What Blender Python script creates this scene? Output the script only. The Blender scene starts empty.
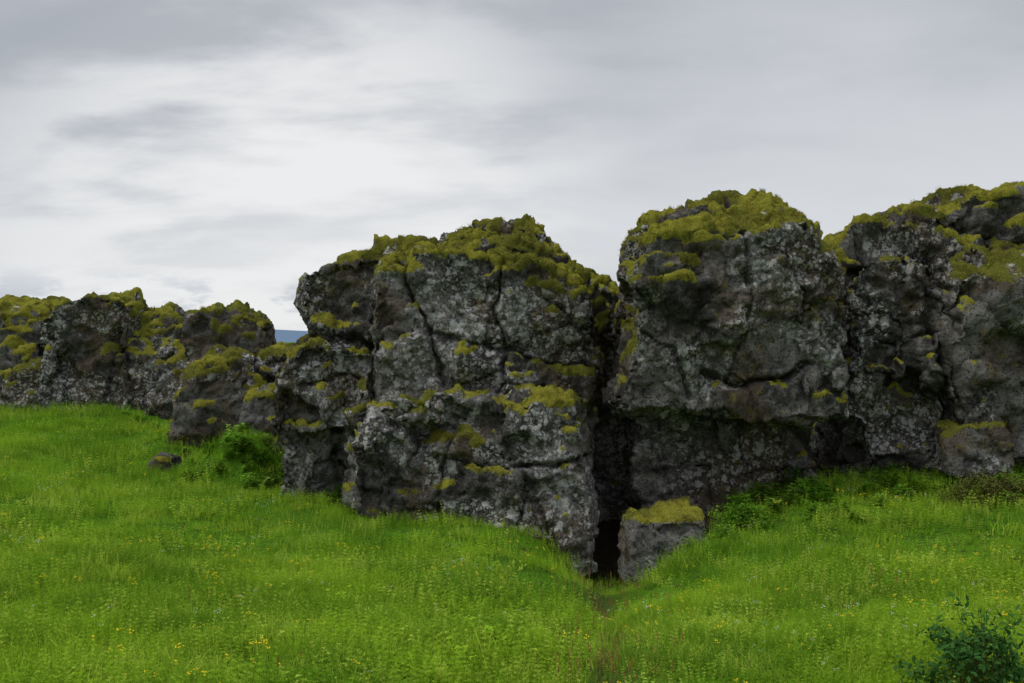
import bpy, bmesh, math, random
import numpy as np
from mathutils import Vector, Matrix
random.seed(7); rng=np.random.default_rng(11)
scn=bpy.context.scene
scn.view_settings.view_transform='Standard'; scn.view_settings.look='None'; scn.view_settings.exposure=0
F=995.0; CZ=2.0; CX,CY=512.0,341.5
def W(px,py,d): return ((px-CX)/F*d, d, CZ+(CY-py)/F*d)

# ---------------------------------------------------------------- numpy noise
def _h(ix,iy,iz,seed):
    h=(ix.astype(np.uint32)*np.uint32(374761393))^(iy.astype(np.uint32)*np.uint32(668265263))^(iz.astype(np.uint32)*np.uint32(2147483647))^np.uint32((seed*1274126177)&0xffffffff)
    h=(h^(h>>np.uint32(13)))*np.uint32(1274126177); h=h^(h>>np.uint32(16)); h=h*np.uint32(2246822519); h=h^(h>>np.uint32(15))
    return h
def _r(h): return (h&np.uint32(0xffffff)).astype(np.float32)/np.float32(0xffffff)
def vnoise(p,seed=0):
    f=np.floor(p); i=f.astype(np.int64); t=(p-f).astype(np.float32); t=t*t*(3-2*t)
    out=0
    for dx in(0,1):
        wx=t[:,0] if dx else 1-t[:,0]
        for dy in(0,1):
            wy=t[:,1] if dy else 1-t[:,1]
            for dz in(0,1):
                wz=t[:,2] if dz else 1-t[:,2]
                out=out+wx*wy*wz*_r(_h(i[:,0]+dx,i[:,1]+dy,i[:,2]+dz,seed))
    return out*2-1
def fbm(p,oct=4,seed=0,gain=.5):
    a=1;s=0;q=p.copy()
    for o in range(oct):
        s=s+a*vnoise(q,seed+o*17); a*=gain; q=q*2.03+3.7
    return s
def worley(p,seed=0):
    f=np.floor(p).astype(np.int64); n=len(p)
    F1=np.full(n,9.,np.float32);F2=np.full(n,9.,np.float32);hid=np.zeros(n,np.uint32)
    for dx in(-1,0,1):
        for dy in(-1,0,1):
            for dz in(-1,0,1):
                cx=f[:,0]+dx;cy=f[:,1]+dy;cz=f[:,2]+dz
                h=_h(cx,cy,cz,seed)
                c=np.stack([cx+_r(h),cy+_r(h*np.uint32(747796405)),cz+_r(h*np.uint32(289133645)+np.uint32(99))],1).astype(np.float32)
                d=np.sqrt(((p-c)**2).sum(1)).astype(np.float32)
                m=d<F1
                F2=np.where(m,F1,np.minimum(F2,d)); F1=np.where(m,d,F1); hid=np.where(m,h,hid)
    return F1,F2,hid

# ---------------------------------------------------------------- node helpers
def newmat(name):
    m=bpy.data.materials.new(name); m.use_nodes=True; nt=m.node_tree; nt.nodes.clear()
    return m,nt
class N:
    def __init__(s,nt): s.nt=nt
    def __call__(s,typ,inp=None,**kw):
        n=s.nt.nodes.new(typ)
        for k,v in kw.items(): setattr(n,k,v)
        if inp:
            for k,v in inp.items():
                if isinstance(v,bpy.types.NodeSocket): s.nt.links.new(v,n.inputs[k])
                else: n.inputs[k].default_value=v
        return n
    def noise(s,vec,scale,detail=4,rough=.55,dist=0):
        return s('ShaderNodeTexNoise',{'Vector':vec,'Scale':scale,'Detail':detail,'Roughness':rough,'Distortion':dist}).outputs['Fac']
    def math(s,op,a,b=0.0,clamp=False):
        n=s('ShaderNodeMath',{0:a,1:b},operation=op); n.use_clamp=clamp; return n.outputs[0]
    def ms(s,v,a,b,c=0.,d=1.):
        return s('ShaderNodeMapRange',{'Value':v,'From Min':a,'From Max':b,'To Min':c,'To Max':d},interpolation_type='SMOOTHSTEP').outputs[0]
    def mix(s,f,a,b,bt='MIX'):
        n=s('ShaderNodeMix',data_type='RGBA',blend_type=bt)
        for i,v in ((0,f),(6,a),(7,b)):
            if isinstance(v,bpy.types.NodeSocket): s.nt.links.new(v,n.inputs[i])
            else: n.inputs[i].default_value=v if i==0 else ((*v,1) if len(v)==3 else v)
        return n.outputs[2]

def rock_material():
    m,nt=newmat('basalt_with_moss'); n=N(nt)
    pos=n('ShaderNodeNewGeometry').outputs['Position']
    A=lambda k:n('ShaderNodeAttribute',attribute_name=k).outputs['Fac']
    big=A('big'); brn=A('brn'); l1=A('lic')
    mid=n.noise(pos,5,5,.65,.4); fine=n.noise(pos,24,4,.7); vf=n.noise(pos,80,2,.7)
    c=n.mix(n.ms(big,.3,.7),(.070,.066,.059),(.205,.195,.175))
    c=n.mix(n.math('MULTIPLY',n.ms(mid,.44,.66),.7),c,(.265,.255,.23))
    c=n.mix(n.math('MULTIPLY',n.ms(brn,.42,.72),.7),c,(.135,.10,.066))
    fm=n.math('MULTIPLY',n.ms(fine,.52,.66),n.ms(l1,.25,.65))
    c=n.mix(n.math('MULTIPLY',fm,.7),c,(.37,.36,.33))
    c=n.mix(n.math('MULTIPLY',n.ms(fine,.48,.36),.85),c,(.030,.028,.025))
    wn=n('ShaderNodeTexNoise',{'Vector':pos,'Scale':13.,'Detail':3.,'Roughness':.7}).outputs['Color']
    def spots(scale,thr,att,lo,hi):
        sc=n('ShaderNodeVectorMath',{0:wn,'Scale':1.7/scale},operation='SCALE').outputs[0]
        v=n('ShaderNodeVectorMath',{0:pos,1:sc},operation='ADD').outputs[0]
        vo=n('ShaderNodeTexVoronoi',{'Vector':v,'Scale':scale})
        rad=n.math('MULTIPLY',n('ShaderNodeSeparateColor',{0:vo.outputs['Color']}).outputs[0],thr)
        return n.math('MULTIPLY',n.ms(n.math('SUBTRACT',rad,vo.outputs['Distance']),-.02,.06),n.ms(att,lo,hi))
    s1=spots(6.,.56,l1,.48,.60); s2=spots(15.,.66,l1,.38,.60)
    c=n.mix(n.math('MULTIPLY',s1,.8),c,(.58,.575,.54))
    c=n.mix(n.math('MULTIPLY',s2,.75),c,(.54,.535,.50))
    c=n.mix(n.math('MULTIPLY',spots(8.,.45,brn,.48,.6),.6),c,(.22,.18,.05))
    c=n.mix(n.ms(vf,.50,.34),c,n.mix(1.,c,(.4,.39,.38),'MULTIPLY'))
    c=n.mix(n.math('MULTIPLY',A('cav_shade'),.8),c,(.018,.017,.015))  # crevice shadow put into the rock colour along joints and cracks
    mm=n.ms(n.math('ADD',A('moss'),n.math('MULTIPLY',n.math('SUBTRACT',n.math('ADD',n.math('MULTIPLY',fine,.45),n.math('MULTIPLY',mid,.55)),.5),1.8)),.42,.56)
    mc=n.mix(n.ms(brn,.38,.62),(.30,.285,.040),(.15,.155,.028))
    mc=n.mix(n.math('MULTIPLY',n.ms(mid,.54,.68),.8),mc,(.10,.078,.030))
    mc=n.mix(n.math('MULTIPLY',n.ms(fine,.55,.7),.6),mc,(.38,.355,.06))
    mc=n.mix(n.ms(vf,.54,.36),mc,n.mix(1.,mc,(.35,.35,.3),'MULTIPLY'))
    c=n.mix(mm,c,mc)
    b=n('ShaderNodeBump',{'Strength':1.,'Distance':.045,'Height':n.math('ADD',n.math('MULTIPLY',mid,.8),n.math('ADD',fine,n.math('MULTIPLY',vf,.4)))})
    bs=n('ShaderNodeBsdfDiffuse',{'Color':c,'Roughness':.6,'Normal':b.outputs[0]})
    n('ShaderNodeOutputMaterial',{'Surface':bs.outputs[0]}); return m
ROCK=rock_material()

def leaf_material(name,c1,c2,c3,trans=.3,scale=.6):
    m,nt=newmat(name); n=N(nt)
    pos=n('ShaderNodeNewGeometry').outputs['Position']; rnd=n('ShaderNodeObjectInfo').outputs['Random']
    ns=n.noise(pos,scale,4,.65)
    c=n.mix(n.ms(ns,.40,.60),c1,c2)
    c=n.mix(n.ms(rnd,.6,1.),c,c3)
    c=n('ShaderNodeHueSaturation',{'Color':c,'Value':n('ShaderNodeMapRange',{'Value':rnd,'To Min':.70,'To Max':1.15}).outputs[0]}).outputs[0]
    d=n('ShaderNodeBsdfDiffuse',{'Color':c}).outputs[0]
    if trans>0: d=n('ShaderNodeMixShader',{0:trans,1:d,2:n('ShaderNodeBsdfTranslucent',{'Color':c}).outputs[0]}).outputs[0]
    n('ShaderNodeOutputMaterial',{'Surface':d}); return m
GR=leaf_material('grass_blades',(.150,.300,.018),(.285,.465,.026),(.38,.47,.060),scale=.55)
HB=leaf_material('herb_leaves',(.09,.22,.018),(.15,.30,.024),(.19,.29,.045))
DK=leaf_material('willow_leaves',(.035,.10,.02),(.055,.14,.03),(.08,.15,.05),trans=.2)
MO=leaf_material('moss_fuzz',(.15,.15,.026),(.33,.31,.045),(.20,.16,.04),trans=0,scale=1.8)
DRY=leaf_material('dry_stalks',(.24,.13,.06),(.32,.21,.09),(.36,.31,.13),trans=0)
BR=leaf_material('brown_twigs',(.09,.08,.03),(.12,.13,.03),(.15,.11,.05),trans=0)
def plain(name,col):
    m,nt=newmat(name); n=N(nt)
    pos=n('ShaderNodeNewGeometry').outputs['Position']
    c=n.mix(n.noise(pos,20,2),tuple(x*.8 for x in col),col)
    b=n('ShaderNodeBsdfDiffuse',{'Color':c}); n('ShaderNodeOutputMaterial',{'Surface':b.outputs[0]}); return m
YEL=plain('yellow_petals',(.75,.60,.03)); WHT=plain('white_petals',(.75,.76,.68)); RED=plain('sorrel_seeds',(.28,.10,.04))

# ---------------------------------------------------------------- ground
fx=[-400,0,100,160,200,260,300,360,450,540,570,600,625,715,740,820,900,1024,1400]
fd=[25,25,23.5,21,18.8,17.5,16,14.4,14.2,13.9,13.7,13.9,13.1,13.1,14.6,14.7,15,14.8,15.5]
ctrl=[(0,398,25),(100,408,23.5),(160,428,21),(230,470,17.5),(300,490,16),(0,450,18),(0,500,13),(0,570,9),(0,683,6),(150,683,6),(300,683,6),(200,500,14),(250,560,10.5),
(400,512,14.3),(470,515,14),(540,522,13.7),(512,555,11.5),(512,600,9),(512,683,6.1),(400,600,8.8),(600,588,13.2),(607,586,14.5),(600,620,10.5),(610,683,6.3),(640,572,13),(715,526,13),(740,503,13.8),(820,480,14.4),(900,470,15),(1024,462,15.4),
(1100,455,15.5),(720,600,9),(800,683,6),(1024,683,6),(1024,600,8.5),(1024,530,11.5),(880,505,13),(750,545,11.5),(1250,460,15.4),(1250,600,8),(-150,600,8),(-150,400,24),(-150,480,14)]
cp=np.array([W(*c) for c in ctrl]); cp[:,2]-=.06
def gz(x,y):
    x=np.asarray(x,float);y=np.asarray(y,float); sh=x.shape; xf=x.ravel(); yf=y.ravel()
    num=np.zeros(len(xf));den=np.zeros(len(xf))
    for c in cp:
        d2=(xf-c[0])**2+(yf-c[1])**2; w=1/(d2+.15)**2+1e-12; num+=w*c[2];den+=w
    z=num/den
    r=np.sqrt(xf**2+yf**2); base=.35
    k=np.clip((yf-18)/10,0,1)*np.clip(1-(xf+2)*-.12,0,1); k=np.maximum(k,np.clip((r-28)/12,0,1)); k=k*k*(3-2*k)
    z=z*(1-k)+base*k
    near=np.clip((4.5-r)/3,0,1); z=z*(1-near)+.2*near
    P=np.stack([xf,yf,0*xf],1).astype(np.float32)
    z=z+(.07*fbm(P*.9,3,5)+.03*fbm(P*2.6,2,6))*np.clip(1.5-r/60,0,1)
    return z.reshape(sh)
def axis(a,b,st,far):
    mid=list(np.arange(a,b,st)); hi=[mid[-1]];lo=[mid[0]];s=st
    while hi[-1]<far: s*=1.35; hi.append(hi[-1]+s)
    s=st
    while lo[-1]>-far: s*=1.35; lo.append(lo[-1]-s)
    return np.array(lo[:0:-1]+mid+hi[1:])
xs=axis(-20,16,.16,4000);ys=axis(-3,32,.16,4000)
X,Y=np.meshgrid(xs,ys); Z=gz(X,Y)
def box(Z,k):
    for _ in range(k):
        Zp=np.pad(Z,1,mode='edge'); Z=(Zp[1:-1,1:-1]*2+Zp[:-2,1:-1]+Zp[2:,1:-1]+Zp[1:-1,:-2]+Zp[1:-1,2:])/6
    return Z
Z=box(Z,9)
pathx=lambda y: (602+(10-y)*3-512)/F*y+.07*np.sin(y*1.7)
Z=Z-.06*np.exp(-((X-pathx(Y))/.25)**2)*(Y>3)*(Y<14)-.14*np.exp(-((X-pathx(Y))/.75)**2)*np.clip((Y-6)/5,0,1)*np.clip((16-Y)/1.5,0,1)
# grassy mound at the foot of the left rocks
mx_,my_,_z=W(243,470,16.9); Z=Z+.78*np.exp(-(((X-mx_)/.66)**2+((Y-my_)/.6)**2)**1.5)
def ground_z(x,y):
    i=np.clip(np.searchsorted(xs,x)-1,0,len(xs)-2); j=np.clip(np.searchsorted(ys,y)-1,0,len(ys)-2)
    u=(x-xs[i])/(xs[i+1]-xs[i]); v=(y-ys[j])/(ys[j+1]-ys[j])
    return Z[j,i]*(1-u)*(1-v)+Z[j,i+1]*u*(1-v)+Z[j+1,i]*(1-u)*v+Z[j+1,i+1]*u*v
def mesh_obj(name,verts,faces,mat=None,smooth=True):
    me=bpy.data.meshes.new(name); me.from_pydata([tuple(v) for v in verts] if not isinstance(verts,list) else verts,[],faces)
    if mat: me.materials.append(mat)
    if smooth: me.polygons.foreach_set('use_smooth',[True]*len(me.polygons))
    ob=bpy.data.objects.new(name,me); scn.collection.objects.link(ob); return ob
ny,nx=X.shape
verts=np.stack([X.ravel(),Y.ravel(),Z.ravel()],1)
idx=np.arange(ny*nx).reshape(ny,nx)
faces=np.stack([idx[:-1,:-1],idx[:-1,1:],idx[1:,1:],idx[1:,:-1]],-1).reshape(-1,4).tolist()
gm,nt=newmat('meadow_ground'); n=N(nt); pos=n('ShaderNodeNewGeometry').outputs['Position']
c=n.mix(n.ms(n.noise(pos,.7,4),.4,.6),(.05,.13,.010),(.08,.18,.012)); c=n.mix(n.ms(n.noise(pos,9,4,.7),.52,.68),c,(.05,.05,.018))
c=n.mix(n('ShaderNodeAttribute',attribute_name='soil_shade').outputs['Fac'],c,n.mix(n.noise(pos,12,4,.7),(.022,.017,.011),(.060,.045,.028)))
bp=n('ShaderNodeBump',{'Strength':1.,'Distance':.06,'Height':n.noise(pos,22,3,.7)})
bs=n('ShaderNodeBsdfDiffuse',{'Color':c,'Normal':bp.outputs[0]}); n('ShaderNodeOutputMaterial',{'Surface':bs.outputs[0]})
go_=mesh_obj('ground',verts,faces,gm)
pxg=512+F*X/np.maximum(Y,.5)
soil_shade=np.clip((Y-np.interp(pxg,fx,fd)-.05)/.25,0,1)*np.clip((20-Y)/2,0,1)*(Y>11)*(pxg>290)  # cleft darkness put into the ground colour, as dark bare earth behind rock fronts
soil_shade=np.maximum(soil_shade,.7*np.exp(-((X-pathx(Y))/.2)**2)*(Y>3)*(Y<14))
go_.data.attributes.new('soil_shade','FLOAT','POINT').data.foreach_set('value',soil_shade.ravel().astype(np.float32))

# ---------------------------------------------------------------- rocks
def block(bm,poly,d,T,bev=.7,top=.72,side=.84,bot=.93,lean=0.,skew=0.,bk=.98):
    dm=d+bev*.6
    P=np.array([[(px-CX)/F*dm,CZ+(CY-py)/F*dm] for px,py in poly]); c=(P.min(0)+P.max(0))/2
    def layer(dep,sx,st,sb,front):
        out=[]
        for x,z in P:
            dz=z-c[1]; zz=c[1]+dz*(st if dz>0 else sb); xx=c[0]+(x-c[0])*sx
            dd=dep+(lean*(zz-c[1])+skew*(xx-c[0]))*front
            out.append(bm.verts.new((xx,dd,zz)))
        return out
    L=[layer(d,side,top,bot,1),layer(d+bev*.35,side+(1-side)*.6,top+(1-top)*.6,bot+(1-bot)*.6,1),layer(d+bev,1,1,1,.6),
       layer(d+T-bev,bk,.98,1,0),layer(d+T,bk*.82,.75,1,0)]
    k=len(P)
    bm.faces.new(L[0]); bm.faces.new(L[-1][::-1])
    for a,b in zip(L,L[1:]):
        for i in range(k): bm.faces.new((a[i],b[i],b[(i+1)%k],a[(i+1)%k]))
MOSSPTS=[]
def rock(name,blocks,voxel=.031,amp=1.,seed=1,mossbias=0.,cracks=(),dark=0.):
    bm=bmesh.new()
    for b in blocks: block(bm,*b[0],**b[1])
    bmesh.ops.recalc_face_normals(bm,faces=bm.faces); bmesh.ops.triangulate(bm,faces=[f for f in bm.faces if len(f.verts)>4])
    me=bpy.data.meshes.new(name+'_raw'); bm.to_mesh(me); bm.free()
    ob=bpy.data.objects.new(name,me); scn.collection.objects.link(ob)
    md=ob.modifiers.new('r','REMESH'); md.mode='VOXEL'; md.voxel_size=voxel
    dg=bpy.context.evaluated_depsgraph_get(); me2=bpy.data.meshes.new_from_object(ob.evaluated_get(dg)); ob.modifiers.clear(); ob.data=me2; me2.name=name
    bpy.data.meshes.remove(me)
    nv=len(me2.vertices); P=np.empty(nv*3,np.float32); me2.vertices.foreach_get('co',P); P=P.reshape(-1,3)
    ne=len(me2.edges); E=np.empty(ne*2,np.int32); me2.edges.foreach_get('vertices',E); E=E.reshape(-1,2)
    deg=np.bincount(E.ravel(),minlength=nv).astype(np.float32)
    def relax(A,k,f=.5):
        for _ in range(k):
            S=np.stack([np.bincount(E[:,0],weights=A[E[:,1],j],minlength=nv)+np.bincount(E[:,1],weights=A[E[:,0],j],minlength=nv) for j in range(3)],1)/deg[:,None]
            A=(A*(1-f)+S*f).astype(np.float32)
        return A
    def unspike(A,lim=2.6,it=6):
        for _ in range(it):
            l=np.linalg.norm(A[E[:,0]]-A[E[:,1]],axis=1); mx=np.zeros(nv,np.float32)
            np.maximum.at(mx,E[:,0],l); np.maximum.at(mx,E[:,1],l)
            b=np.clip((mx/voxel-lim)/1.,0,1)[:,None]; b=np.maximum(b,0)
            if b.max()<=0: break
            A=(A*(1-b)+relax(A,2,.8)*b).astype(np.float32)
        return A
    def normals():
        me2.vertices.foreach_set('co',P.ravel()); me2.update()
        A=np.empty(nv*3,np.float32); me2.vertex_normals.foreach_get('vector',A); return A.reshape(-1,3)
    P=relax(P,1)
    cav_shade=np.zeros(nv,np.float32)
    Nn=normals()
    P=P+Nn*(amp*.13*fbm(P*.8,2,seed+40))[:,None]; Nn=normals()
    for (s,fl,st,tilt,ck,cw,th,sd,clampd) in ((1.2,.95,.12,.15,.10,.026,.4,1,.30),(.52,.93,.072,.20,.045,.045,.5,2,.14),(.21,.85,.032,.22,.022,.08,.5,3,.055)):
        wv=.05*s*np.stack([fbm(P*1.6/s,2,seed+1),fbm(P*1.6/s,2,seed+2),fbm(P*1.6/s,2,seed+3)],1)
        q=(P+wv)/np.array([s,s,s*(1.15 if sd==1 else .75)],np.float32)+seed*3.1
        F1,F2,h=worley(q.astype(np.float32),seed*7+sd)
        An=relax(Nn,4 if sd==1 else 2); ax=np.abs(An).argmax(1); sg=(np.take_along_axis(An,ax[:,None],1)[:,0]>0)
        key=h.astype(np.int64)*8+ax*2+sg
        u,inv=np.unique(key,return_inverse=True); cnt=np.bincount(inv).astype(np.float32)
        mp=np.stack([np.bincount(inv,weights=P[:,j])/cnt for j in range(3)],1); mn=np.stack([np.bincount(inv,weights=Nn[:,j])/cnt for j in range(3)],1)
        mn/=np.linalg.norm(mn,axis=1)[:,None]+1e-6
        rr=np.random.default_rng(seed*10+sd); mn=mn+rr.normal(0,tilt,mn.shape); mn/=np.linalg.norm(mn,axis=1)[:,None]
        wt=np.clip((cnt*voxel*voxel)/(.12*s*s),0,1)
        off=rr.uniform(-1,1,len(u))*st
        D=np.clip(((P-mp[inv])*mn[inv]).sum(1),-clampd,clampd)
        mv=(-D*fl+off[inv])*amp*wt[inv]
        e=F2-F1; on=(_r(h*np.uint32(31337))>th); cr=np.exp(-(e/cw)**2)*on
        P=(P+mn[inv]*mv[:,None]-Nn*(ck*cr*amp)[:,None]).astype(np.float32)
        cav_shade=np.maximum(cav_shade,cr*(1. if sd==1 else .6 if sd==2 else .3))
        P=unspike(relax(P,1,.15 if sd<3 else .08),4. if sd==1 else 3.4,4)
        Nn=normals()
    if cracks:
        wx=np.stack([fbm(P*3.,3,seed+7),0*P[:,0],fbm(P*3.,3,seed+8)],1)*.06
        for pl,d,wd,dp in cracks:
            Q=[np.array(W(a,b,d)) for a,b in pl]; best=np.full(nv,9.)
            R=(P+wx)[:,[0,2]]
            for a,b in zip(Q,Q[1:]):
                a=a[[0,2]];b=b[[0,2]];ab=b-a; t=np.clip(((R-a)@ab)/(ab@ab),0,1); best=np.minimum(best,np.linalg.norm(R-(a+t[:,None]*ab),axis=1))
            g=np.exp(-(best/wd)**2)*(P[:,1]<d+.9)*(Nn[:,1]<.2)
            P=(P+np.array([0,1,0])*(g*dp)[:,None]).astype(np.float32); cav_shade=np.maximum(cav_shade,g*.95)
        Nn=normals()
    ridg=1-np.abs(fbm(P*3.2,3,seed+52))
    P=P+Nn*(amp*(.022*fbm(P*9,3,seed+50,.7)+.03*(ridg-.6)))[:,None]
    Nn=normals(); Ns=relax(Nn,4)
    nz=Ns[:,2]
    low=fbm(P*.9,3,seed+60)
    hz=(P[:,2]-P[:,2].min())/(P[:,2].max()-P[:,2].min())
    m=np.clip((nz-.325+mossbias+.28*low+.36*(hz-.72))/.2,0,1)*np.clip((fbm(P*2.6,3,seed+70)+.58)/.35,0,1)
    m=np.clip(relax(np.stack([m,m,m],1),2)[:,0],0,1)
    F1,F2,h=worley((P/np.array([.30,.30,.22],np.float32)).astype(np.float32),seed+80)
    up=Ns*.6+np.array([0,-.15,.4],np.float32)
    P=P+up*((m*(.01+.13*np.clip(1-F1*F1*1.2,0,1)+.035*fbm(P*12,3,seed+90,.65)))*min(amp,1.))[:,None]
    P=unspike(P,4.,3)
    Nn=normals()
    for nm,v in (('moss',m),('cav_shade',cav_shade*(1-m)),('big',.5-dark+.5*fbm(P*.9,4,seed+100)),('brn',.5+.5*fbm(P*1.6,4,seed+110)),('lic',.5-dark+.6*fbm(P*1.2,4,seed+120,.6))):
        at=me2.attributes.new(nm,'FLOAT','POINT'); at.data.foreach_set('value',v.astype(np.float32))
    me2.materials.clear(); me2.materials.append(ROCK); me2.polygons.foreach_set('use_smooth',[True]*len(me2.polygons))
    sel=np.where((m>.65)&(Nn[:,1]<.3)&(P[:,1]<P[:,1].min()+2.6))[0]; MOSSPTS.append((P[sel],Nn[sel],voxel))
    print(name,nv,'moss',len(sel)); return ob
def B(poly,d,T,**k): return ((poly,d,T),k)
rock('basalt_outcrop',[
 B([(300,345),(299,287),(306,272),(320,262),(352,257),(385,255),(398,272),(400,345)],15.6,3,bev=.3,top=.94,skew=-.1),
 B([(266,428),(266,388),(283,352),(302,336),(345,334),(380,345),(388,400),(372,426),(300,434)],15.2,2.8,bev=.5,top=.8),
 B([(278,510),(280,432),(310,430),(311,512)],15.5,2.2,bev=.12,top=.98,side=.96),
 B([(314,512),(316,428),(340,424),(341,512)],15.65,2.2,bev=.12,top=.98,side=.96),
 B([(343,512),(343,424),(372,430),(372,515)],15.45,2.2,bev=.15,top=.98,side=.96),
 B([(374,300),(378,262),(400,252),(440,248),(468,242),(500,238),(528,240),(546,246),(562,256),(574,270),(588,300),(598,340),(596,380),(588,425),(370,425)],14.6,3.2,bev=.9,top=.70,side=.90,skew=.12),
 B([(440,262),(444,242),(456,230),(476,231),(486,244),(492,262)],15.4,1.2,bev=.3,top=.85),
 B([(488,262),(492,230),(510,221),(538,228),(556,247),(560,262)],15.5,1.2,bev=.3,top=.88),
 B([(572,300),(578,270),(598,272),(614,282),(626,296),(630,330),(620,400),(575,400)],16.3,1.4,bev=.3,top=.85),
 B([(352,420),(372,402),(420,396),(480,387),(540,394),(581,407),(588,425),(588,500),(585,540),(580,585),(566,572),(552,540),(480,540),(400,535),(350,516)],13.75,2.6,bev=.5,top=.82,side=.95,skew=-.06),
 B([(392,420),(410,398),(445,387),(455,430)],13.65,1.5,bev=.35),
 B([(356,400),(366,345),(395,335),(420,345),(430,400),(420,440),(358,440)],14.8,2.,bev=.45,top=.78),
 B([(352,470),(356,440),(385,432),(400,470),(398,530),(352,515)],13.7,1.,bev=.3),
 B([(580,430),(590,330),(608,320),(650,330),(652,470),(600,480)],16.5,1.3,bev=.3,top=.9),
 B([(580,440),(600,430),(655,430),(655,640),(575,640)],16.6,.8,bev=.1,top=1,side=1),
],seed=3,mossbias=.03,cracks=[([(440,455),(480,470),(540,462),(596,455)],14.,.035,.16),([(452,425),(446,470),(440,512)],14.,.035,.16),([(525,462),(520,520)],14.,.03,.12),
 ([(505,262),(494,310),(508,350),(500,395)],14.8,.03,.14),([(398,262),(425,320),(445,385)],14.8,.04,.20),([(540,300),(590,330)],14.8,.03,.12),([(425,330),(500,352),(595,372)],14.8,.035,.14),([(300,385),(350,375),(372,385)],15.3,.04,.15),([(372,345),(378,400),(362,430)],15.2,.06,.35),([(300,340),(345,338),(380,348)],15.6,.06,.25)])
rock('basalt_outcrop',[
 B([(621,300),(620,258),(628,240),(641,222),(658,212),(690,209),(735,207),(770,205),(792,210),(810,223),(824,246),(828,272),(826,300),(834,330),(842,362),(844,400),(835,420),(800,428),(740,422),(680,418),(628,414),(607,408),(603,396),(612,376),(620,350)],13.55,3.2,bev=.75,top=.78,side=.92,bot=.99,lean=-.05,bk=.82),
 B([(640,300),(655,250),(720,236),(797,244),(814,320),(810,405),(642,405)],13.45,2.,bev=.3,top=.86,skew=-.08),
 B([(648,440),(650,390),(700,390),(702,530),(646,530)],14.85,2.,bev=.12,top=.98,side=.97),
 B([(706,440),(707,390),(738,390),(739,525),(706,530)],14.7,2.,bev=.1,top=.98,side=.97),
 B([(745,430),(746,390),(800,390),(812,432),(814,520),(746,520)],14.65,2.2,bev=.15,top=.95,side=.96),
],seed=8,mossbias=.04,cracks=[([(700,372),(735,384),(775,382),(808,366)],13.7,.045,.22),([(738,235),(745,290),(730,380)],13.7,.025,.08),([(630,330),(668,345),(690,400)],13.7,.03,.10),([(650,470),(735,466)],14.9,.025,.10),([(745,476),(820,468)],14.7,.025,.10)])
rock('mossy_boulder',[B([(628,585),(626,532),(638,516),(665,509),(698,512),(709,526),(711,570),(698,585)],12.9,1.2,bev=.28,top=.8,side=.92)],amp=.6,seed=23,mossbias=-.09,dark=.08)
rock('basalt_outcrop',[
 B([(828,300),(832,257),(844,244),(870,238),(900,240),(920,260),(940,330),(942,450),(860,452),(848,430),(848,360)],14.8,3,bev=.5,top=.84),
 B([(905,300),(908,221),(916,208),(935,202),(962,195),(985,187),(1010,187),(1050,194),(1090,218),(1100,320),(920,320)],14.9,3.2,bev=.7,top=.76),
 B([(948,290),(962,278),(1000,274),(1060,278),(1100,300),(1110,440),(1000,440),(952,425),(942,370)],14.1,3,bev=.3,top=.92,side=.95),
 B([(1060,250),(1100,215),(1200,230),(1260,300),(1270,460),(1060,460)],15.,3,bev=.7),
 B([(850,480),(870,425),(1000,430),(1100,430),(1100,480)],15.0,2.4,bev=.3),
 B([(850,330),(862,300),(900,300),(912,340),(900,380),(852,375)],14.6,1.,bev=.3),
],seed=14,mossbias=.05,dark=.0,cracks=[([(940,250),(934,320),(945,400),(950,430)],14.6,.06,.3),([(855,330),(900,345),(935,335)],14.8,.04,.16),([(960,235),(1020,250)],15.,.04,.16)])
rock('small_boulder',[B([(950,475),(954,438),(968,428),(1004,432),(1012,446),(1010,475)],14.0,.9,bev=.15,top=.85)],amp=.5,seed=31,voxel=.025,mossbias=-.2)
rock('basalt_ridge',[
 B([(44,430),(42,330),(56,307),(70,296),(90,292),(112,294),(130,305),(134,350),(136,432),(90,430)],23.,2.4,bev=.4,top=.9),
 B([(-30,430),(-30,312),(-10,303),(20,300),(48,304),(60,340),(62,432)],23.6,3,bev=1.,top=.55),
 B([(125,440),(130,312),(150,308),(190,311),(210,332),(215,440)],23.4,3,bev=1.2,top=.45),
 B([(150,440),(150,375),(175,355),(200,360),(205,440)],22.6,2,bev=.6,top=.6),
 B([(0,430),(2,375),(30,365),(60,372),(64,430)],22.9,2,bev=.6,top=.6),
 B([(186,380),(180,318),(205,308),(232,307),(258,311),(273,322),(276,345),(277,400),(275,450),(190,440)],22.6,1.5,bev=.4,top=.85,bk=.85),
 B([(250,450),(255,375),(268,352),(290,350),(305,360),(308,450)],20.5,1.5,bev=.4,top=.8),
 B([(-250,430),(-240,320),(-180,300),(-100,308),(-20,315),(-10,430)],23.8,3,bev=.9),
],seed=5,voxel=.045,mossbias=.11,dark=.02)
rock('mossy_boulder',[B([(172,450),(176,395),(190,366),(215,353),(245,362),(262,390),(272,420),(268,465),(200,465)],19.3,2,bev=.7,top=.6),
 B([(240,470),(245,400),(262,384),(285,396),(290,470)],18.,1.6,bev=.5)],seed=25,voxel=.04,amp=.8,mossbias=.08)
rock('small_boulder',[B([(147,480),(150,464),(160,457),(172,463),(177,480)],17.4,.7,bev=.2,top=.7)],amp=.4,seed=33,voxel=.025,mossbias=-.05,dark=.2)

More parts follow.
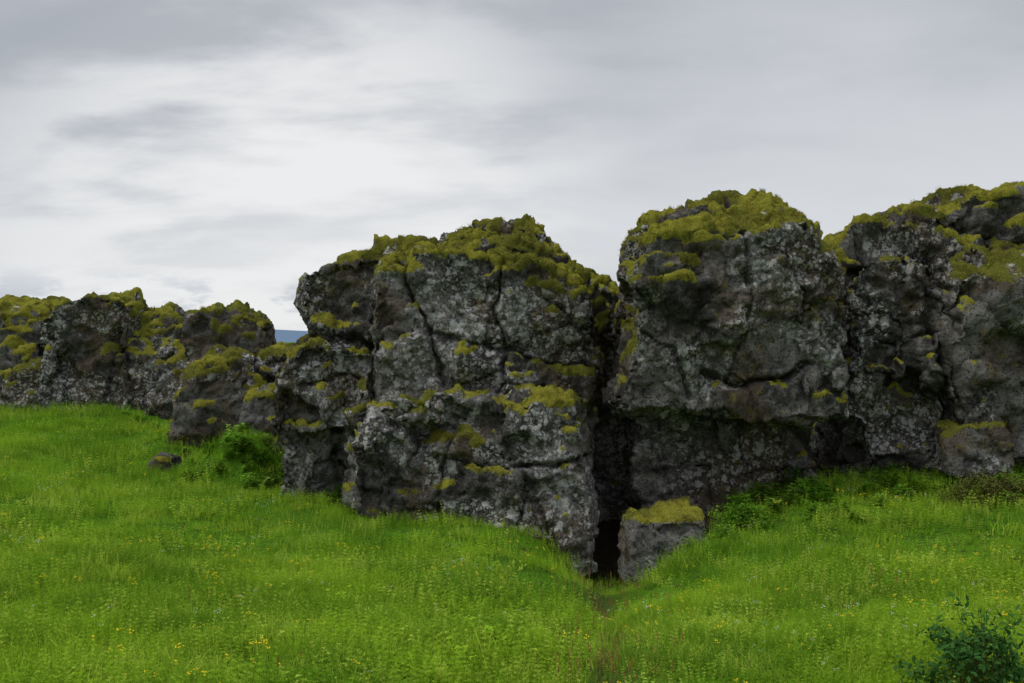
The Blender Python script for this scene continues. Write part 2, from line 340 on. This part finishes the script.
# ---------------------------------------------------------------- vegetation kit
class MB:
    def __init__(s): s.v=[];s.f=[];s.m=[]
    def quadstrip(s,pts,widths,side,mi=0):
        b=len(s.v)
        for p,w in zip(pts,widths):
            s.v.append(tuple(p-side*w*.5)); s.v.append(tuple(p+side*w*.5))
        for i in range(len(pts)-1): s.f.append((b+2*i,b+2*i+1,b+2*i+3,b+2*i+2)); s.m.append(mi)
    def blade(s,base,ang,h,w,bend,mi=0,seg=3):
        d=Vector((math.cos(ang),math.sin(ang),0)); sd=Vector((-d.y,d.x,0)); a2=random.uniform(-.9,.9); sd=(sd*math.cos(a2)+d*math.sin(a2))
        pts=[];ws=[]
        for i in range(seg+1):
            t=i/seg; pts.append(base+Vector((0,0,h*t*(1-.25*bend*t)))+d*(h*bend*t*t)); ws.append(w*(1-t*.92))
        s.quadstrip(pts,ws,sd,mi)
    def leaf(s,p,dirv,up,L,Wd,mi=0,simple=False):
        sd=dirv.cross(up)
        if sd.length<1e-3: sd=Vector((1,0,0))
        sd.normalize(); b=len(s.v)
        if simple:
            q=p+dirv*(L*.45); s.v+= [tuple(p),tuple(q+sd*Wd*.5),tuple(p+dirv*L-up*L*.15),tuple(q-sd*Wd*.5)]; s.f.append((b,b+1,b+2,b+3)); s.m.append(mi); return
        for t,w in ((0,.15),(.35,1),(.7,.75),(1,.05)):
            q=p+dirv*(L*t)-up*(L*.15*t*t); s.v.append(tuple(q-sd*Wd*.5*w)); s.v.append(tuple(q+sd*Wd*.5*w))
        for i in range(3): s.f.append((b+2*i,b+2*i+1,b+2*i+3,b+2*i+2)); s.m.append(mi)
    def blob(s,p,r,mi):
        b=len(s.v)
        for q in ((r,0,0),(0,r,0),(-r,0,0),(0,-r,0),(0,0,r),(0,0,-r)): s.v.append((p[0]+q[0],p[1]+q[1],p[2]+q[2]))
        for f in ((0,1,4),(1,2,4),(2,3,4),(3,0,4),(1,0,5),(2,1,5),(3,2,5),(0,3,5)): s.f.append(tuple(b+i for i in f)); s.m.append(mi)
    def mesh(s,name,mats):
        me=bpy.data.meshes.new(name); me.from_pydata(s.v,[],s.f)
        for m in mats: me.materials.append(m)
        me.polygons.foreach_set('material_index',s.m); return me
def rd(r):
    a=random.uniform(0,6.283);q=r*math.sqrt(random.random()); return Vector((q*math.cos(a),q*math.sin(a),0))
def grass_clump(nb,h,w,r,bend=.5,mats=(GR,),seg=2):
    m=MB()
    for _ in range(nb): m.blade(rd(r),random.uniform(0,6.28),h*random.uniform(.45,1.1),w*random.uniform(.7,1.2),random.uniform(.1,bend*1.4),seg=seg)
    return m.mesh('g',mats)
def fluffy_clump(ns,h,mats=(GR,)):
    m=MB()
    for _ in range(ns):
        b=rd(.18); hh=h*random.uniform(.5,1.1); ln=Vector((random.uniform(-.35,.35),random.uniform(-.35,.35),1))
        k=max(3,int(hh/.026))
        for i in range(1,k+1):
            t=i/k; p=b+ln*hh*t; L=.026*(1-.6*t)+.007; a0=random.uniform(0,6.28)
            for j in range(5):
                a=a0+j*1.257; dv=Vector((math.cos(a),math.sin(a),random.uniform(.5,1.4))).normalized()
                m.leaf(p,dv,Vector((0,0,1)),L,.0048,simple=True)
    return m.mesh('f',mats)
def herb_clump(ns,h,L,mats=(HB,)):
    m=MB()
    for _ in range(ns):
        b=rd(.14);hh=h*random.uniform(.3,1.1); ln=Vector((random.uniform(-.4,.4),random.uniform(-.4,.4),1)); top=b+ln*hh
        m.quadstrip([b,top],[.005,.003],Vector((1,0,0)))
        for t in (.55,.8,1.):
            for j in range(4):
                a=random.uniform(0,6.28); dv=Vector((math.cos(a),math.sin(a),random.uniform(-.1,.5))).normalized()
                m.leaf(b+ln*hh*t,dv,Vector((0,0,1)),L*random.uniform(.6,1.1),L*.5)
    return m.mesh('h',mats)
def flower(nf,h,mat,r=.008,stalk=GR,spike=False):
    m=MB()
    for _ in range(nf):
        b=rd(.12);hh=h*random.uniform(.7,1.15);ln=Vector((random.uniform(-.15,.15),random.uniform(-.15,.15),1)); m.quadstrip([b,b+ln*hh],[.004,.003],Vector((1,0,0)))
        if spike:
            for i in range(10): m.blob(b+ln*hh*(1-.03*i)+rd(.006),r*.4,1)
        else:
            for i in range(4): m.blob(b+ln*hh+rd(.02)+Vector((0,0,random.uniform(-.015,.01))),r*random.uniform(.6,1),1)
    return m.mesh('fl',(stalk,mat))
def instancer(name,variants,P,rot,scl,idx):
    col=bpy.data.collections.new(name+'_plants')
    for i,me in enumerate(variants):
        me.name='%s_plant_%02d'%(name,i); col.objects.link(bpy.data.objects.new('v%02d_%s'%(i,name),me))
    me=bpy.data.meshes.new(name); me.vertices.add(len(P)); me.vertices.foreach_set('co',np.asarray(P,np.float32).ravel())
    me.attributes.new('rot','FLOAT_VECTOR','POINT').data.foreach_set('vector',np.asarray(rot,np.float32).ravel())
    me.attributes.new('scl','FLOAT','POINT').data.foreach_set('value',np.asarray(scl,np.float32))
    me.attributes.new('idx','INT','POINT').data.foreach_set('value',np.asarray(idx,np.int32))
    ob=bpy.data.objects.new(name,me); scn.collection.objects.link(ob)
    ng=bpy.data.node_groups.new(name,'GeometryNodeTree')
    ng.interface.new_socket('Geometry',in_out='INPUT',socket_type='NodeSocketGeometry'); ng.interface.new_socket('Geometry',in_out='OUTPUT',socket_type='NodeSocketGeometry')
    gi=ng.nodes.new('NodeGroupInput');go=ng.nodes.new('NodeGroupOutput')
    ci=ng.nodes.new('GeometryNodeCollectionInfo'); ci.inputs['Collection'].default_value=col; ci.inputs['Separate Children'].default_value=True; ci.inputs['Reset Children'].default_value=True
    ip=ng.nodes.new('GeometryNodeInstanceOnPoints'); ip.inputs['Pick Instance'].default_value=True
    def na(nm,t):
        a=ng.nodes.new('GeometryNodeInputNamedAttribute'); a.data_type=t; a.inputs['Name'].default_value=nm; return [o for o in a.outputs if o.enabled and o.name=='Attribute'][0]
    L=ng.links.new
    L(gi.outputs[0],ip.inputs['Points']);L(ci.outputs[0],ip.inputs['Instance']);L(na('idx','INT'),ip.inputs['Instance Index']);L(na('rot','FLOAT_VECTOR'),ip.inputs['Rotation']);L(na('scl','FLOAT'),ip.inputs['Scale']);L(ip.outputs[0],go.inputs[0])
    md=ob.modifiers.new('scatter','NODES'); md.node_group=ng; print(name,len(P)); return ob
def scatter(cnt,x0,x1,y0,y1,dens=None):
    x=rng.uniform(x0,x1,cnt);y=rng.uniform(y0,y1,cnt); px=512+F*x/np.maximum(y,.5)
    ok=((y<np.interp(px,fx,fd)+.15)|((np.abs(x-mx_)<1.1)&(y<my_+.7)))&(px>-200)&(px<1220)
    if dens is not None: ok&=rng.random(cnt)<dens(x,y,px)
    x=x[ok];y=y[ok]; return np.stack([x,y,ground_z(x,y)-.01],1)
def rots(k,t=.15): return np.stack([rng.normal(0,t,k),rng.normal(0,t,k),rng.uniform(0,6.283,k)],1)
gv=[grass_clump(64,.13,.0055,.20,.7),grass_clump(58,.17,.005,.20,.9),fluffy_clump(15,.13),fluffy_clump(14,.16),grass_clump(64,.15,.005,.20,.6),fluffy_clump(15,.10),herb_clump(11,.10,.024,(GR,))]
P=np.concatenate([scatter(15500,-7,8,3.6,10.5,lambda x,y,px:np.full(len(x),.9)),scatter(16500,-17,11,10.5,26,lambda x,y,px:np.clip(1.5-y/25,.4,1))])
onp=np.exp(-((P[:,0]-pathx(P[:,1]))/.22)**2)*(P[:,1]<13.8)
P=P[rng.random(len(P))>.35*onp]
k=len(P); patch=fbm((P*np.array([.8,.8,0])).astype(np.float32),3,77)
idx=np.where(patch+rng.normal(0,.35,k)>0.1,rng.integers(2,7,k),rng.integers(0,5,k))
patch2=fbm((P*np.array([2.0,2.0,0])).astype(np.float32),3,78)
onpath=np.exp(-((P[:,0]-pathx(P[:,1]))/.22)**2)*(P[:,1]<13.8)
scl=rng.uniform(.65,1.2,k)*(1+np.clip((P[:,1]-8)/30,0,.5))*(1+.38*patch2)*(1-.5*onpath)
instancer('meadow_grass',gv,P,rots(k),scl,idx)
fv=[flower(3,.18,YEL,.007),flower(3,.16,WHT,.005),flower(2,.24,RED,.011,DRY,True),grass_clump(6,.22,.003,.12,.4,(DRY,))]
def fdens(x,y,px): return np.clip(.22+.5*fbm(np.stack([x*.6,y*.6,0*x],1).astype(np.float32),2,91),0.05,1)
P=scatter(5600,-14,10,3.8,20,fdens); k=len(P)
pr=rng.random(k); idx=np.where(pr<.40,0,np.where(pr<.64,1,np.where(pr<.70,2,3)))
path=scatter(1200,-.6,1.8,4.2,12.2,lambda x,y,px:np.exp(-((x-pathx(y))/.40)**2)*.7)
idx=np.concatenate([idx,rng.choice([2,3,3],len(path))]); P=np.concatenate([P,path])
instancer('meadow_flowers',fv,P,rots(len(P),.1),rng.uniform(.7,1.15,len(P)),idx)
hv=[herb_clump(14,.26,.08),herb_clump(12,.18,.065),fluffy_clump(12,.22,(HB,)),grass_clump(40,.25,.008,.14,.8,(HB,))]
def hd(x,y,px):
    d=np.interp(px,fx,fd)-y; wid=np.where((px>715),1.5,np.where(px<320,.5,.25)); mnd=(np.abs(x-mx_)<.9)&(np.abs(y-my_)<.8)
    return np.maximum(np.exp(-(d/wid)**2)*np.where(px>715,.9,.4)*np.where((px>585)&(px<635),.2,1),mnd*1.)
P=scatter(9500,-17,10,11,26,hd); k=len(P)
instancer('broadleaf_herbs',hv,P,rots(k,.2),rng.uniform(.5,1.2,k),rng.integers(0,4,k))
mv=[grass_clump(36,.03,.006,.06,1.2,(MO,),1),grass_clump(30,.045,.005,.06,1.1,(MO,),1)]
AP=[];AR=[]
for Pm,Nm,vx in MOSSPTS:
    want=min(int(len(Pm)*vx*vx*140),6000)
    if want<5: continue
    s=rng.choice(len(Pm),min(want,len(Pm)),replace=False); AP.append(Pm[s]-Nm[s]*.008)
    for nn in Nm[s]:
        e=(Vector(nn)+Vector((0,0,.15))).to_track_quat('Z','Y').to_euler(); AR.append((e.x,e.y,e.z))
AP=np.concatenate(AP);k=len(AP)
instancer('moss_tufts',mv,AP,np.array(AR),rng.uniform(.6,1.2,k),rng.choice(2,k))

def shrub(name,px,py,d,rx,ry,rz,nl,L,mats,twigs=40):
    x,y,z=W(px,py,d); m=MB(); z=float(ground_z(np.array([x]),np.array([y]))[0])-.05
    tips=[]
    for _ in range(twigs):
        a=random.uniform(0,6.28);e=math.acos(random.uniform(.0,1)); rr=random.uniform(.65,1.08)
        tip=Vector((math.cos(a)*math.sin(e)*rx*rr,math.sin(a)*math.sin(e)*ry*rr,math.cos(e)*rz*rr)); st=rd(min(rx,ry)*.4)
        mid=(st+tip)*.5+Vector((0,0,rz*.12)); m.quadstrip([st,mid,tip],[.010,.006,.003],Vector((1,0,0)),1); tips.append((st,mid,tip))
    for _ in range(nl):
        st,mid,tip=random.choice(tips); t=random.uniform(.35,1)**.6
        p=(mid.lerp(tip,(t-.5)*2) if t>.5 else st.lerp(mid,t*2))+Vector((random.gauss(0,.03),random.gauss(0,.03),random.gauss(0,.03)))
        dv=Vector((random.gauss(0,1),random.gauss(0,1),random.gauss(.4,.8))).normalized(); up=Vector((random.gauss(0,.5),random.gauss(0,.5),1)).normalized()
        m.leaf(p,dv,up,L*random.uniform(.6,1.2),L*random.uniform(.35,.5))
    ob=bpy.data.objects.new(name,m.mesh(name,mats)); ob.location=(x,y,z); scn.collection.objects.link(ob)
shrub('willow_shrub',978,683,6.0,.50,.35,.60,2400,.048,(DK,BR),90)
shrub('heather_shrub',990,495,13.3,.75,.4,.50,4500,.04,(BR,BR),160)
shrub('heather_shrub',745,510,13.2,.4,.3,.38,2200,.05,(HB,BR),80)

# ---------------------------------------------------------------- distant hills
hv_=[];hf=[]
m_=60
for i in range(m_+1):
    a=math.radians(-60+120*i/m_); R=2600; h=20+12*math.sin(i*.55)+8*math.sin(i*1.7)+6*random.random()
    for rr,hh in ((R-500,0),(R,h),(R+500,0)): hv_.append((rr*math.sin(a),rr*math.cos(a),hh))
for i in range(m_):
    for j in range(2): hf.append((i*3+j,i*3+j+3,i*3+j+4,i*3+j+1))
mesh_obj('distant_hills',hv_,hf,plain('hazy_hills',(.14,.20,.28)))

# ---------------------------------------------------------------- world
SE,SR=math.radians(55),math.radians(-108)   # soft sun from the left
w=bpy.data.worlds.new('World'); scn.world=w; w.use_nodes=True; nt=w.node_tree; nt.nodes.clear(); n=N(nt)
sky=n('ShaderNodeTexSky',sky_type='NISHITA'); sky.sun_disc=False; sky.sun_elevation=SE; sky.sun_rotation=SR
g=n('ShaderNodeTexCoord').outputs['Generated']; sp=n('ShaderNodeSeparateXYZ',{0:g}); x,y,z=sp.outputs
zz=n.math('ADD',n.math('MAXIMUM',z,0.),.26)
uv=n('ShaderNodeCombineXYZ',{0:n.math('DIVIDE',x,zz),1:n.math('DIVIDE',y,zz),2:0.}).outputs[0]
mp=n('ShaderNodeMapping',{'Vector':uv,'Rotation':(0,0,.35),'Scale':(.65,1.1,1.),'Location':(7.3,4.1,0)}).outputs[0]
n1=n.noise(mp,.8,3,.45,0); n2=n.noise(mp,2.6,6,.54,.2)
f=n.math('ADD',n.math('MULTIPLY',n1,.72),n.math('MULTIPLY',n2,.28))
f=n.math('SUBTRACT',f,n.ms(z,.20,.36,0.,.07))
f=n.ms(f,.32,.66)
cc=n.mix(f,(.34,.372,.42),(.64,.656,.685))
gl=n('ShaderNodeVectorMath',{0:g,1:Vector((-.22,.98,.09)).normalized()},operation='DOT_PRODUCT').outputs['Value']
cc=n.mix(n.math('MULTIPLY',n.math('MULTIPLY',n.ms(gl,.93,1.),n.ms(n2,.36,.60,.3,1.)),.95),cc,(.90,.90,.90))
cc=n.mix(n.math('MULTIPLY',n.ms(z,.22,.05),.45),cc,(.84,.85,.865))
lowc=n.noise(n('ShaderNodeMapping',{'Vector':g,'Scale':(9.,9.,26.)}).outputs[0],1.,6,.6)
lm=n.math('MULTIPLY',n.ms(lowc,.45,.55),n.math('MULTIPLY',n.ms(z,.075,.04),n.ms(z,.0,.03)))
cc=n.mix(n.math('MULTIPLY',lm,.75),cc,(.50,.545,.62))
zb=n('ShaderNodeMapRange',{'Value':z,'From Min':.34,'From Max':.9,'To Min':1.,'To Max':3.3},interpolation_type='SMOOTHSTEP').outputs[0]
b2=n('ShaderNodeBackground',{'Color':cc,'Strength':zb}); b1=n('ShaderNodeBackground',{'Color':sky.outputs[0],'Strength':.1})
mx=n('ShaderNodeMixShader',{0:.94,1:b1.outputs[0],2:b2.outputs[0]}); n('ShaderNodeOutputWorld',{'Surface':mx.outputs[0]})
sd=bpy.data.lights.new('sun','SUN'); sd.energy=1.5; sd.angle=math.radians(18); sd.color=(1,.97,.92)
so=bpy.data.objects.new('sun',sd); scn.collection.objects.link(so)
dirv=Vector((math.sin(SR)*math.cos(SE),math.cos(SR)*math.cos(SE),math.sin(SE))); so.rotation_euler=dirv.to_track_quat('Z','Y').to_euler(); so.location=(0,0,20)
cam=bpy.data.cameras.new('camera'); cam.lens=35; cam.sensor_width=36; cam.clip_end=9000; cam.clip_start=.05
co=bpy.data.objects.new('camera',cam); co.location=(0,0,CZ); co.rotation_euler=(math.pi/2,0,0); scn.collection.objects.link(co); scn.camera=co
